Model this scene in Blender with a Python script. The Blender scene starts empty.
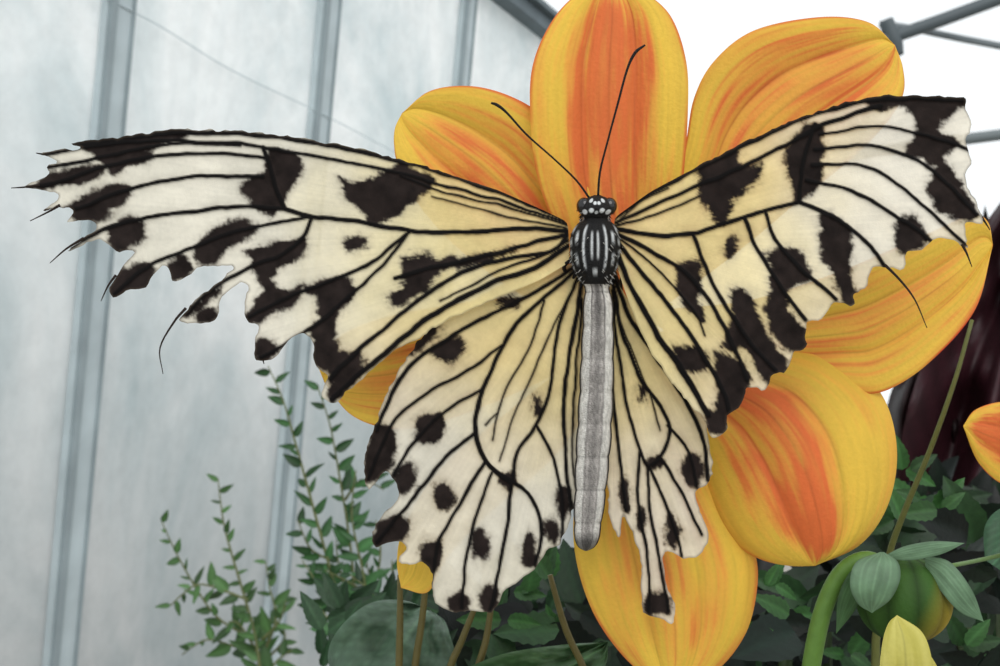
import bpy, math, random
import numpy as np
from mathutils import Vector, Matrix

random.seed(7)
rng = np.random.default_rng(11)
F = 1200.0
S = 0.15 / F
H = 1.2

def P(x, y, d=0.0):
    k = (F + d) / F
    return Vector(((x - 500) * k * S, d * S, H + (333 - y) * k * S))

def PA(x, y, d):
    k = (F + d) / F
    return np.stack([(x - 500) * k * S, d * S, H + (333 - y) * k * S], axis=-1)

M = 8000.0  # depth units per metre

def lin(c):
    a = np.array(c, dtype=float) / 255.0
    return np.where(a <= 0.04045, a / 12.92, ((a + 0.055) / 1.055) ** 2.4)

# ---------------------------------------------------------------- noise
_lat = rng.random((256, 256))
def vnoise(x, y):
    x = np.asarray(x, float); y = np.asarray(y, float)
    xi = np.floor(x).astype(int); yi = np.floor(y).astype(int)
    fx = x - xi; fy = y - yi
    fx = fx * fx * (3 - 2 * fx); fy = fy * fy * (3 - 2 * fy)
    a = _lat[xi % 256, yi % 256]; b = _lat[(xi + 1) % 256, yi % 256]
    c = _lat[xi % 256, (yi + 1) % 256]; d = _lat[(xi + 1) % 256, (yi + 1) % 256]
    return (a * (1 - fx) + b * fx) * (1 - fy) + (c * (1 - fx) + d * fx) * fy
def fbm(x, y, o=3):
    v = 0; a = 0.5; t = 0
    for i in range(o):
        v = v + a * vnoise(x * 2 ** i + 17.3 * i, y * 2 ** i + 9.1 * i); t += a; a *= 0.5
    return v / t
def sstep(a, b, x):
    t = np.clip((x - a) / (b - a), 0, 1)
    return t * t * (3 - 2 * t)
def mix(a, b, t):
    t = np.asarray(t)[..., None]
    return a * (1 - t) + b * t

def catmull(pts, n=8):
    pts = [np.array(p, float) for p in pts]
    if len(pts) < 3:
        return np.array([pts[0] + (pts[1] - pts[0]) * i / n for i in range(n + 1)])
    q = [2 * pts[0] - pts[1]] + pts + [2 * pts[-1] - pts[-2]]
    out = []
    for i in range(1, len(q) - 2):
        p0, p1, p2, p3 = q[i - 1], q[i], q[i + 1], q[i + 2]
        for j in range(n):
            t = j / n
            out.append(0.5 * (2 * p1 + (p2 - p0) * t + (2 * p0 - 5 * p1 + 4 * p2 - p3) * t * t + (3 * p1 - p0 - 3 * p2 + p3) * t ** 3))
    out.append(pts[-1])
    return np.array(out)

def resample(pl, ts):
    pl = np.asarray(pl)
    dd = np.r_[0, np.cumsum(np.linalg.norm(np.diff(pl, axis=0), axis=1))]
    dd /= dd[-1]
    return np.stack([np.interp(ts, dd, pl[:, i]) for i in range(pl.shape[1])], -1)

# ---------------------------------------------------------------- materials
def new_mat(name):
    m = bpy.data.materials.new(name); m.use_nodes = True
    nt = m.node_tree
    for n in list(nt.nodes): nt.nodes.remove(n)
    out = nt.nodes.new('ShaderNodeOutputMaterial')
    return m, nt, out

def vcol_mat(name, rough=0.5, trans=0.0, clear=0.0, spec=0.4, bump=0.0, bscale=2000, var=0.0):
    m, nt, out = new_mat(name)
    at = nt.nodes.new('ShaderNodeAttribute'); at.attribute_name = 'Col'
    b = nt.nodes.new('ShaderNodeBsdfPrincipled')
    b.inputs['Roughness'].default_value = rough
    b.inputs['Specular IOR Level'].default_value = spec
    col = at.outputs['Color']
    tc = nt.nodes.new('ShaderNodeTexCoord')
    if bump > 0 or var > 0:
        nz = nt.nodes.new('ShaderNodeTexNoise'); nz.inputs['Scale'].default_value = bscale
        nz.inputs['Detail'].default_value = 3
        nt.links.new(tc.outputs['Object'], nz.inputs['Vector'])
        if bump > 0:
            bp = nt.nodes.new('ShaderNodeBump'); bp.inputs['Strength'].default_value = bump
            bp.inputs['Distance'].default_value = 0.0005
            nt.links.new(nz.outputs['Fac'], bp.inputs['Height'])
            nt.links.new(bp.outputs['Normal'], b.inputs['Normal'])
        if var > 0:
            mr = nt.nodes.new('ShaderNodeMapRange')
            mr.inputs['To Min'].default_value = 1 - var; mr.inputs['To Max'].default_value = 1 + var
            nt.links.new(nz.outputs['Fac'], mr.inputs['Value'])
            vm = nt.nodes.new('ShaderNodeVectorMath'); vm.operation = 'SCALE'
            nt.links.new(col, vm.inputs[0]); nt.links.new(mr.outputs['Result'], vm.inputs['Scale'])
            col = vm.outputs['Vector']
    nt.links.new(col, b.inputs['Base Color'])
    sh = b.outputs['BSDF']
    if trans > 0:
        t = nt.nodes.new('ShaderNodeBsdfTranslucent'); nt.links.new(col, t.inputs['Color'])
        mx = nt.nodes.new('ShaderNodeMixShader'); mx.inputs[0].default_value = trans
        nt.links.new(sh, mx.inputs[1]); nt.links.new(t.outputs[0], mx.inputs[2]); sh = mx.outputs[0]
    if clear > 0:   # alpha channel of Col = scale density; sparse scales let a little light straight through
        t = nt.nodes.new('ShaderNodeBsdfTransparent')
        mx = nt.nodes.new('ShaderNodeMixShader')
        mm = nt.nodes.new('ShaderNodeMath'); mm.operation = 'MULTIPLY_ADD'
        mm.inputs[1].default_value = -clear; mm.inputs[2].default_value = clear
        nt.links.new(at.outputs['Alpha'], mm.inputs[0]); nt.links.new(mm.outputs[0], mx.inputs[0])
        nt.links.new(sh, mx.inputs[1]); nt.links.new(t.outputs[0], mx.inputs[2]); sh = mx.outputs[0]
    nt.links.new(sh, out.inputs['Surface'])
    return m

def flat_mat(name, rgb, rough=0.6, metal=0.0, nscale=8.0, nvar=0.25, trans=0.0):
    m, nt, out = new_mat(name)
    b = nt.nodes.new('ShaderNodeBsdfPrincipled')
    b.inputs['Roughness'].default_value = rough; b.inputs['Metallic'].default_value = metal
    tc = nt.nodes.new('ShaderNodeTexCoord')
    nz = nt.nodes.new('ShaderNodeTexNoise'); nz.inputs['Scale'].default_value = nscale; nz.inputs['Detail'].default_value = 5
    nt.links.new(tc.outputs['Object'], nz.inputs['Vector'])
    cr = nt.nodes.new('ShaderNodeValToRGB')
    c = lin(rgb)
    cr.color_ramp.elements[0].position = 0.3; cr.color_ramp.elements[1].position = 0.7
    cr.color_ramp.elements[0].color = (*(c * (1 - nvar)), 1); cr.color_ramp.elements[1].color = (*np.clip(c * (1 + nvar), 0, 1), 1)
    nt.links.new(nz.outputs['Fac'], cr.inputs['Fac']); nt.links.new(cr.outputs['Color'], b.inputs['Base Color'])
    nt.links.new(b.outputs[0], out.inputs['Surface'])
    return m

MW = vcol_mat('wing_membrane', rough=0.75, trans=0.18, clear=0.13, spec=0.1, bump=0.15, bscale=6000)
MB = vcol_mat('insect_cuticle', rough=0.6, spec=0.25, bump=0.6, bscale=5000)
ME = vcol_mat('insect_eye', rough=0.15, spec=0.6)
MP = vcol_mat('dahlia_petal', rough=0.6, trans=0.22, spec=0.18, bump=0.2, bscale=1800, var=.07)
ML = vcol_mat('leaf_surface', rough=0.5, trans=0.12, spec=0.3, bump=0.3, bscale=600, var=0.3)
MS = vcol_mat('stem_surface', rough=0.5, spec=0.3, bump=0.15, bscale=800, var=0.2)

# ---------------------------------------------------------------- mesh helpers
def mesh_obj(name, verts, faces, cols, mat, parent=None, smooth=True):
    me = bpy.data.meshes.new(name)
    me.from_pydata([tuple(v) for v in verts], [], [tuple(f) for f in faces])
    ca = me.color_attributes.new('Col', 'FLOAT_COLOR', 'POINT')
    cols = np.asarray(cols)
    c = np.ones((len(verts), 4), dtype=np.float32); c[:, :cols.shape[1]] = np.clip(cols, 0, 1)
    ca.data.foreach_set('color', c.ravel())
    if smooth: me.polygons.foreach_set('use_smooth', [True] * len(me.polygons))
    me.materials.append(mat); me.update()
    ob = bpy.data.objects.new(name, me); bpy.context.collection.objects.link(ob)
    if parent is not None:
        ob.parent = parent; ob.matrix_parent_inverse = Matrix.Translation(-parent.location)
    return ob

def empty(name, loc):
    e = bpy.data.objects.new(name, None); e.location = loc; e.empty_display_size = 0.01
    bpy.context.collection.objects.link(e); return e

class Buf:
    def __init__(s): s.v = []; s.f = []; s.c = []; s.n = 0
    def add(s, v, f, c):
        c = np.asarray(c, float)
        if c.shape[1] == 3: c = np.c_[c, np.ones(len(c))]
        s.v.append(np.asarray(v, float)); s.c.append(c)
        s.f.extend([tuple(i + s.n for i in q) for q in f]); s.n += len(v)
    def make(s, name, mat, parent=None):
        return mesh_obj(name, np.concatenate(s.v), s.f, np.concatenate(s.c), mat, parent)

def gridfaces(nu, nv, closed=False):
    f = []
    for i in range(nu - 1):
        for j in range(nv - (0 if closed else 1)):
            k = (j + 1) % nv
            f.append((i * nv + j, i * nv + k, (i + 1) * nv + k, (i + 1) * nv + j))
    return f

def tube(buf, pts, radii, col, sides=8, smooth=4):
    arr = np.array([[*p] for p in pts]); rr = np.array(radii, float)
    dat = catmull(np.c_[arr, rr], smooth) if len(pts) > 2 else np.c_[arr, rr]
    p = dat[:, :3]; r = np.clip(dat[:, 3], 1e-6, None)
    tg = np.gradient(p, axis=0); tg /= np.linalg.norm(tg, axis=1)[:, None] + 1e-12
    up = np.array([0.1, 1, 0.2]); up /= np.linalg.norm(up)
    vs = []
    for i in range(len(p)):
        a = np.cross(tg[i], up); a /= np.linalg.norm(a) + 1e-9
        b = np.cross(tg[i], a)
        for j in range(sides):
            th = 2 * math.pi * j / sides
            vs.append(p[i] + r[i] * (a * math.cos(th) + b * math.sin(th)))
    f = gridfaces(len(p), sides, True)
    f.append(tuple(range(sides))[::-1]); n = (len(p) - 1) * sides
    f.append(tuple(n + j for j in range(sides)))
    col = np.asarray(col, float)
    if col.ndim == 1: cc = np.tile(col, (len(vs), 1))
    else:
        t = np.linspace(0, 1, len(p)); cc = np.repeat(mix(col[0][None], col[1][None], t), sides, 0)
    buf.add(vs, f, cc)

def tube_g(buf, pts, radii, col, sides=8, rg=2.5):
    """tube whose last end carries on down to the soil"""
    pts = list(pts); radii = list(radii); last = pts[-1].copy(); r0 = radii[-1]
    s = max((pts[-1] - pts[-2]).length, .01) * 1.4; z = last.z
    while z - s > s * .7:
        z -= s; s *= 1.7; fr = 1 - z / last.z
        pts.append(Vector((last.x + .015 * fr, last.y + .02 * fr, z))); radii.append(r0 * (1 + (rg - 1) * fr))
    pts.append(Vector((last.x + .015, last.y + .02, 0))); radii.append(r0 * rg)
    tube(buf, pts, radii, col, sides)

# ---------------------------------------------------------------- wings
def inside(px, py, poly):
    res = np.zeros(px.shape, bool)
    n = len(poly)
    for i in range(n):
        x1, y1 = poly[i]; x2, y2 = poly[(i + 1) % n]
        if y1 == y2: continue
        c = ((y1 > py) != (y2 > py)) & (px < (x2 - x1) * (py - y1) / (y2 - y1) + x1)
        res ^= c
    return res

def near_poly(px, py, poly, closed=True):
    best = np.full(px.shape, 1e9); bx = np.zeros(px.shape); by = np.zeros(px.shape)
    n = len(poly)
    for i in range(n if closed else n - 1):
        x1, y1 = poly[i]; x2, y2 = poly[(i + 1) % n]
        dx, dy = x2 - x1, y2 - y1; L = dx * dx + dy * dy + 1e-9
        t = np.clip(((px - x1) * dx + (py - y1) * dy) / L, 0, 1)
        qx = x1 + t * dx; qy = y1 + t * dy
        d = np.hypot(px - qx, py - qy)
        m = d < best
        best = np.where(m, d, best); bx = np.where(m, qx, bx); by = np.where(m, qy, by)
    return best, bx, by

CREAM = lin((228, 221, 203)); YEL = lin((230, 213, 156)); BLK = lin((14, 12, 12)); BRN = lin((36, 29, 27))

def ell(cx, cy, rx, ry, rot=0, n=14):
    r = math.radians(rot)
    return [(cx + rx * math.cos(a) * math.cos(r) - ry * math.sin(a) * math.sin(r),
             cy + rx * math.cos(a) * math.sin(r) + ry * math.sin(a) * math.cos(r)) for a in [2 * math.pi * i / n for i in range(n)]]

def build_wing(name, outline, veins, blots, depth, parent, root, yrad, step=1.25, jag=1.6, spikes=()):
    poly = []
    n = len(outline)
    for i in range(n):
        a = np.array(outline[i], float); b = np.array(outline[(i + 1) % n], float)
        m = max(1, int(np.linalg.norm(b - a) / 4))
        for j in range(m): poly.append(a + (b - a) * j / m)
    poly = np.array(poly)
    for _ in range(2): poly = (np.roll(poly, 1, 0) + 2 * poly + np.roll(poly, -1, 0)) / 4
    far = sstep(60, 160, np.hypot(poly[:, 0] - root[0], poly[:, 1] - root[1]))
    poly[:, 0] += far * jag * (fbm(poly[:, 0] * .16, poly[:, 1] * .16, 2) - .5) * 3
    poly[:, 1] += far * jag * (fbm(poly[:, 0] * .16 + 50, poly[:, 1] * .16 + 9, 2) - .5) * 3
    x0, y0 = poly.min(0) - 2 * step; x1, y1 = poly.max(0) + 2 * step
    gx = np.arange(x0, x1, step); gy = np.arange(y0, y1, step)
    X, Y = np.meshgrid(gx, gy, indexing='ij')
    ins = inside(X, Y, poly)
    cell = ins[:-1, :-1].astype(int) + ins[1:, :-1] + ins[:-1, 1:] + ins[1:, 1:]
    ci, cj = np.nonzero(cell >= 1)
    used = np.zeros(X.shape, bool)
    for a in (0, 1):
        for b in (0, 1): used[ci + a, cj + b] = True
    idx = np.full(X.shape, -1); idx[used] = np.arange(used.sum())
    px = X[used].copy(); py = Y[used].copy(); iv = ins[used]
    bd, bx, by = near_poly(px[~iv], py[~iv], poly)
    px[~iv] = bx; py[~iv] = by
    faces = np.stack([idx[ci, cj], idx[ci, cj + 1], idx[ci + 1, cj + 1], idx[ci + 1, cj]], -1)
    wx = px + 4.5 * (fbm(px * .10, py * .10) - .5) * 2; wy = py + 4.5 * (fbm(px * .10 + 40, py * .10 + 70) - .5) * 2
    vx = px + 1.6 * (fbm(px * .05 + 3, py * .05) - .5) * 2; vy = py + 1.6 * (fbm(px * .05 + 8, py * .05 + 7) - .5) * 2
    vd = np.full(px.shape, 1e9)
    for pts, w0, w1 in veins:
        pl = catmull(pts, 6); m = len(pl) - 1
        for i in range(m):
            w = (w0 + (w1 - w0) * i / m) / 2
            d, _, _ = near_poly(vx, vy, pl[i:i + 2], False)
            vd = np.minimum(vd, d - w)
    bsd = np.full(px.shape, 1e9)
    for b in blots:
        b = np.array(b, float)
        if len(b) < 14: b = catmull(list(b) + [b[0]], 3)[:-1]
        d, _, _ = near_poly(wx, wy, b)
        d = np.where(inside(wx, wy, b), -d, d); bsd = np.minimum(bsd, d)
    rd = np.hypot(px - root[0], py - root[1])
    ang = np.arctan2(py - root[1], px - root[0])
    fringe = vnoise(ang * 95 + 4, rd * .05) - .5
    bsd = bsd + 3.2 * fringe + 1.4 * (fbm(px * .5, py * .5, 2) - .5) * 2
    bsd = bsd - 2.6 * np.exp(-np.clip(vd, 0, None) / 4.0)
    col = mix(YEL[None], CREAM[None], sstep(yrad * .35, yrad, rd + 60 * (fbm(px * .02, py * .02) - .5)))
    mot = .84 + .22 * fbm(px * .03 + 5, py * .03, 3) + .10 * (fbm(px * .35, py * .35, 2) - .5)
    mot = mot + .08 * (vnoise(ang * 160, rd * .02) - .5)
    col = col * mot[:, None]
    du = np.exp(-np.clip(vd, 0, None) / 3.0) * (.14 + .40 * fbm(px * .15, py * .15))
    du = np.maximum(du, np.exp(-np.clip(bsd, 0, None) / 3.2) * (.3 + .6 * fbm(px * .3, py * .3)))
    col = mix(col, lin((98, 84, 68))[None], np.clip(du, 0, 1))
    bm = 1 - sstep(-2.6, 2.0, bsd)
    bcol = BRN[None] * (.35 + 1.1 * fbm(px * .1, py * .1, 3))[:, None]
    col = mix(col, bcol, bm)
    vm = 1 - sstep(-.7, 1.0, vd)
    col = mix(col, BLK[None], vm)
    ed, _, _ = near_poly(px, py, poly)
    nb = fbm(px * .04 + 20, py * .04, 2)
    col = mix(col, lin((70, 60, 50))[None], (1 - sstep(0, 2.6, ed)) * (.3 + .5 * nb) * sstep(40, 100, rd))
    alpha = np.clip(np.maximum(bm, vm), 0, 1)
    dd = depth(px, py) - 1.6 * vm - .6 * bm + 1.2 * (fbm(px * .02 + 9, py * .02 + 2) - .5) * 8
    v = PA(px, py, dd)
    b = Buf(); b.add(v, [tuple(int(q) for q in f) for f in faces], np.c_[col, alpha])
    for sp in spikes:
        pl = [P(x, y, float(depth(np.array([x]), np.array([y]))[0]) - .5) for x, y in sp]
        rr = np.linspace(1.5, .4, len(pl)) * S
        tube(b, pl, rr, lin((48, 40, 36)), 6, 5)
    return b.make(name, MW, parent)

bf = empty('paper_kite_butterfly', P(596, 260, 0))

def dLF(x, y):
    u = (x - 570) / 560.0
    return 4 + 26 * np.sin(np.clip(-u, 0, 1) * math.pi) * .5 - 18 * u * u - .04 * (y - 240) * (-u) * 2
def dRF(x, y):
    u = (x - 615)
    return 4 - .34 * u + .0003 * u * u - .06 * (y - 240)
def dLH(x, y):
    u = (575 - x)
    return 14 + .05 * u + .03 * (y - 260)
def dRH(x, y):
    u = (x - 608)
    return 14 - .30 * u + .03 * (y - 260)

LF_out = [(568, 222), (545, 211), (500, 191), (450, 174), (400, 159), (350, 147), (300, 138), (250, 132), (200, 130), (172, 129),
 (150, 133), (120, 137), (95, 139), (68, 142), (84, 149), (60, 150), (38, 154), (62, 161), (44, 166), (52, 173), (36, 181), (20, 188), (50, 190), (62, 196), (40, 212), (66, 206),
 (76, 210), (66, 223), (92, 220), (98, 228), (64, 252), (102, 237), (108, 244), (116, 252), (138, 248), (124, 266), (108, 288), (112, 301), (126, 290), (148, 288), (156, 270),
 (166, 262), (172, 283), (190, 276), (200, 264), (214, 266), (236, 266), (218, 283), (192, 303), (178, 320), (200, 326), (218, 321), (218, 300), (242, 280), (252, 284), (244, 302), (244, 322), (260, 324),
 (254, 344), (256, 362), (272, 362), (288, 340), (304, 330), (314, 345), (312, 364), (330, 374), (320, 396), (334, 405), (352, 387), (372, 368), (392, 352), (420, 338), (450, 318), (500, 297), (540, 280), (570, 262)]
LF_v = [([(568, 221), (500, 193), (400, 160.5), (300, 140), (200, 132), (120, 138), (70, 145)], 4.5, 6),
 ([(566, 223), (500, 201), (430, 182), (380, 168), (300, 154), (240, 144), (160, 141), (90, 146), (42, 155)], 3, 4),
 ([(566, 225), (510, 208), (450, 194), (420, 184), (400, 176)], 2.5, 2),
 ([(566, 228), (520, 219), (470, 207), (432, 196)], 2.2, 1.5),
 ([(566, 231), (520, 228), (470, 232), (410, 231), (350, 220), (312, 217), (285, 209)], 5, 4.5),
 ([(285, 209), (240, 207), (190, 212), (140, 219), (105, 229), (68, 249)], 4, 4.5),
 ([(285, 209), (276, 188), (270, 165), (264, 147)], 4.5, 4.5),
 ([(262, 176), (225, 176), (180, 178), (120, 192), (80, 208), (44, 211)], 4, 4),
 ([(268, 158), (210, 153), (150, 157), (100, 168), (60, 182), (26, 188)], 3.5, 4.5),
 ([(240, 146), (190, 143), (140, 149), (90, 160), (48, 167)], 3, 4),
 ([(312, 217), (270, 224), (225, 235), (180, 253), (145, 268), (112, 296)], 3.6, 4),
 ([(312, 217), (302, 238), (280, 256), (248, 268), (215, 288), (188, 312)], 4, 4),
 ([(410, 232), (392, 246), (365, 266), (320, 285), (280, 300), (246, 318)], 3.8, 3.5),
 ([(410, 231), (385, 262), (345, 300), (315, 325), (262, 358)], 3.6, 3.8),
 ([(566, 234), (545, 240), (500, 252), (460, 262), (430, 268), (395, 278)], 4.5, 4.5),
 ([(566, 236), (550, 252), (500, 260), (455, 276), (415, 303), (370, 340), (330, 378)], 4.5, 4.5),
 ([(568, 246), (535, 268), (490, 284), (440, 310), (395, 345), (350, 383), (332, 400)], 5.5, 6),
 ([(568, 240), (540, 257), (505, 268), (470, 286), (440, 300)], 3.5, 2)]
LF_b = [[(338, 178), (365, 180), (385, 170), (408, 165), (432, 180), (424, 193), (400, 214), (378, 223), (362, 210), (345, 195)],
 [(268, 150), (294, 154), (303, 170), (290, 190), (275, 212), (262, 210), (245, 196), (242, 184), (262, 174)],
 ell(355, 243, 13, 7), [(400, 258), (425, 253), (440, 268), (425, 290), (398, 306), (388, 297), (406, 282)],
 [(432, 260), (470, 257), (510, 250), (510, 253), (470, 263), (436, 270)],
 [(80, 144), (110, 138), (152, 134), (160, 143), (130, 158), (104, 164), (96, 154)],
 [(48, 172), (70, 168), (96, 166), (104, 174), (80, 184), (40, 187)], [(112, 160), (140, 150), (152, 156), (128, 168), (112, 174)],
 [(66, 208), (90, 192), (120, 183), (132, 194), (112, 214), (80, 222)],
 [(110, 230), (130, 218), (146, 232), (130, 250), (112, 250)], ell(180, 270, 11, 13, 30),
 [(195, 247), (215, 226), (240, 220), (256, 230), (228, 250), (212, 267), (196, 262)],
 [(116, 270), (138, 262), (154, 272), (150, 290), (110, 300)],
 [(245, 250), (300, 238), (304, 256), (276, 272), (282, 290), (305, 284), (290, 306), (258, 321), (245, 317), (262, 290), (255, 270)],
 [(303, 285), (345, 276), (352, 292), (336, 320), (342, 350), (366, 358), (340, 398), (326, 392), (332, 374), (311, 362), (312, 330), (320, 306)],
 ell(206, 316, 12, 10), [(178, 318), (200, 300), (220, 285), (208, 306)], ell(264, 350, 12, 13),
 [(110, 148), (160, 142), (184, 134), (120, 136)]]
LF_sp = [[(40, 185), (26, 187), (11, 188)], [(60, 205), (48, 212), (30, 221)], [(84, 238), (66, 249), (50, 263)], [(116, 275), (108, 286), (101, 301)],
 [(186, 308), (174, 322), (160, 348), (163, 374)], [(50, 154), (42, 154), (36, 153)], [(262, 356), (264, 364)]]
build_wing('forewing_left', LF_out, LF_v, LF_b, dLF, bf, (568, 235), 330, spikes=LF_sp)

RF_out = [(614, 218), (650, 192), (700, 165), (750, 140), (800, 117), (850, 101), (880, 95), (910, 95), (940, 96), (969, 97), (964, 110), (974, 124), (964, 140), (973, 160),
 (964, 178), (975, 198), (985, 224), (965, 221), (968, 252), (950, 238), (936, 238), (922, 250), (904, 252), (904, 270), (884, 266), (872, 266), (866, 290), (850, 294), (858, 304), (844, 306), (834, 300),
 (820, 322), (804, 320), (808, 348), (794, 350), (786, 374), (772, 372), (766, 392), (748, 384), (740, 408), (726, 414), (728, 432), (712, 440), (702, 415), (686, 400), (664, 372), (644, 340), (628, 300), (614, 258)]
RF_v = [([(614, 219), (650, 194), (700, 167), (750, 142), (800, 119), (850, 103), (900, 97), (968, 98)], 4.5, 8),
 ([(616, 223), (660, 203), (720, 176), (790, 143), (830, 122), (880, 106)], 3.5, 5),
 ([(616, 226), (660, 213), (700, 197)], 2.8, 2.2), ([(618, 222), (640, 203), (668, 188)], 2.2, 2),
 ([(616, 229), (650, 235), (690, 234), (725, 223), (765, 211), (800, 202)], 5, 4.5),
 ([(800, 202), (800, 180), (806, 150), (815, 125)], 4, 4),
 ([(800, 202), (835, 218), (868, 244), (886, 268)], 4.5, 4),
 ([(806, 180), (850, 190), (895, 215), (930, 240)], 4, 3.5), ([(812, 165), (860, 165), (905, 190), (966, 245)], 3.5, 3.5),
 ([(815, 150), (870, 146), (925, 165), (978, 215)], 3.5, 3.5), ([(820, 135), (880, 126), (940, 140), (970, 150)], 3, 3.5),
 ([(765, 211), (775, 238), (800, 268), (836, 300)], 4, 4), ([(745, 217), (758, 250), (780, 285), (806, 320)], 4, 4),
 ([(692, 234), (704, 262), (722, 300), (752, 345), (776, 370)], 4, 4),
 ([(617, 234), (645, 248), (685, 272), (712, 305), (735, 350), (748, 380)], 4.5, 4),
 ([(616, 240), (640, 270), (672, 310), (700, 350), (722, 390), (730, 415)], 4.5, 4.5),
 ([(615, 246), (630, 285), (655, 330), (685, 375), (708, 415)], 5.5, 6), ([(616, 236), (650, 262), (690, 306), (705, 335)], 2.5, 2)]
RF_b = [[(698, 166), (735, 150), (742, 166), (760, 164), (757, 180), (735, 200), (723, 222), (708, 212), (700, 190)],
 [(805, 122), (822, 130), (820, 175), (801, 202), (791, 184), (786, 158)], ell(730, 247, 6, 12, 10),
 [(680, 266), (700, 262), (697, 290), (703, 320), (688, 310), (678, 285)],
 [(766, 252), (798, 250), (812, 278), (786, 292), (795, 320), (812, 335), (806, 352), (782, 345), (765, 312), (772, 282)],
 [(818, 215), (838, 218), (852, 240), (850, 275), (862, 300), (846, 304), (830, 272), (820, 245)],
 [(728, 290), (750, 294), (765, 330), (790, 366), (770, 388), (746, 350), (724, 348), (735, 318)],
 [(892, 228), (912, 215), (926, 235), (916, 252), (898, 250)],
 [(896, 96), (950, 94), (956, 112), (940, 128), (956, 142), (946, 158), (960, 180), (976, 218), (950, 216), (925, 192), (938, 168), (908, 152), (916, 125)],
 [(715, 352), (742, 362), (748, 395), (726, 432), (706, 428), (718, 395)], [(672, 345), (700, 350), (708, 366), (698, 374), (680, 366)],
 [(868, 98), (905, 94), (900, 106), (870, 108)], [(940, 94), (968, 95), (970, 106), (950, 106)]]
RF_sp = [[(962, 244), (967, 254), (972, 267)], [(882, 262), (900, 280), (915, 300), (927, 328)], [(980, 215), (985, 222), (990, 230)]]
build_wing('forewing_right', RF_out, RF_v, RF_b, dRF, bf, (615, 235), 300, spikes=RF_sp)

LH_out = [(580, 262), (540, 272), (500, 285), (440, 318), (415, 345), (398, 372), (384, 398), (376, 425), (366, 450), (364, 480), (370, 492), (386, 468), (396, 480), (400, 496), (384, 512), (370, 536),
 (374, 548), (396, 540), (410, 546), (396, 560), (406, 566), (424, 560), (434, 575), (432, 592), (434, 604), (448, 612), (470, 612), (494, 614), (502, 592), (522, 578), (540, 566), (548, 546), (560, 547), (570, 520), (578, 490), (582, 430), (584, 350), (586, 280)]
LH_v = [([(578, 266), (535, 292), (480, 320), (430, 350), (400, 380), (376, 430)], 4, 4.5),
 ([(578, 270), (545, 297), (512, 330), (492, 370), (479, 400), (475, 432), (486, 462), (512, 482)], 4, 5.5),
 ([(580, 276), (564, 310), (555, 350), (550, 390), (536, 425), (518, 452), (512, 482)], 3.5, 4),
 ([(545, 300), (530, 345), (508, 385), (498, 412), (492, 440)], 2.4, 2), ([(498, 412), (485, 425)], 2, 2),
 ([(572, 290), (545, 345), (528, 385), (512, 420), (500, 460)], 2.2, 1.8),
 ([(502, 345), (465, 372), (425, 395), (392, 425), (368, 478)], 3.4, 3.5),
 ([(484, 388), (455, 405), (425, 430), (395, 470), (386, 508)], 3.2, 3.5),
 ([(475, 432), (445, 458), (412, 500), (375, 545)], 4, 4), ([(484, 462), (462, 500), (440, 540), (430, 590)], 4, 3.5),
 ([(492, 472), (478, 510), (466, 560), (462, 610)], 3.2, 3.2), ([(512, 482), (508, 520), (500, 565), (490, 612)], 4, 3.5), ([(512, 482), (532, 498), (542, 530), (536, 566)], 4, 3.5),
 ([(536, 425), (552, 455), (562, 495), (562, 545)], 3.2, 3), ([(582, 285), (570, 350), (564, 410), (566, 460), (572, 515)], 4.5, 3.5),
 ([(582, 300), (576, 370), (572, 440), (576, 490)], 3, 2)]
LH_b = [ell(449, 350, 16, 13, -30), ell(429, 428, 15, 15), [(372, 425), (388, 428), (397, 440), (388, 468), (368, 484), (364, 460)], ell(443, 495, 11, 14), ell(481, 545, 10, 16),
 ell(430, 556, 12, 17), ell(405, 478, 12, 18, 20), [(376, 522), (398, 514), (410, 528), (396, 545), (370, 546)], ell(458, 602, 11, 9), ell(489, 598, 9, 13), ell(508, 302, 11, 5), ell(536, 405, 3, 10),
 ell(529, 549, 7, 17), ell(552, 530, 6, 14), ell(563, 502, 6, 16), [(400, 345), (430, 322), (440, 330), (412, 356)], ell(508, 480, 8, 6)]
build_wing('hindwing_left', LH_out, LH_v, LH_b, dLH, bf, (580, 270), 260)

RH_out = [(606, 262), (622, 290), (642, 322), (664, 350), (684, 382), (700, 405), (708, 430), (713, 470), (708, 486), (694, 490), (702, 515), (709, 540), (702, 555), (682, 558), (666, 548), (662, 562), (667, 590), (676, 602), (672, 626),
 (660, 617), (645, 616), (640, 590), (642, 565), (636, 545), (624, 512), (620, 540), (610, 520), (606, 460), (604, 350)]
RH_v = [([(612, 270), (628, 315), (655, 355), (685, 400), (704, 440), (708, 480)], 4.5, 4),
 ([(612, 280), (622, 330), (642, 380), (664, 412), (670, 432), (660, 458), (648, 468)], 4, 4),
 ([(612, 290), (618, 350), (628, 410), (640, 450), (648, 468)], 3.2, 3.2), ([(616, 310), (632, 350), (650, 395), (660, 430)], 2, 1.8),
 ([(668, 425), (688, 450), (698, 488)], 3.4, 3), ([(660, 458), (680, 490), (702, 535)], 3.4, 3), ([(650, 468), (668, 510), (682, 556)], 3.2, 3),
 ([(648, 468), (650, 510), (660, 560), (668, 610)], 3.4, 3), ([(640, 450), (638, 500), (648, 560), (648, 612)], 3.4, 3), ([(610, 300), (612, 380), (620, 460), (626, 510)], 4, 3)]
RH_b = [ell(693, 471, 11, 16), ell(672, 531, 7, 17), ell(657, 605, 14, 13), ell(641, 395, 3, 9), ell(626, 495, 5, 16), ell(641, 520, 4, 10), ell(655, 462, 8, 6), ell(704, 404, 7, 8)]
build_wing('hindwing_right', RH_out, RH_v, RH_b, dRH, bf, (608, 270), 260)

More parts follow.
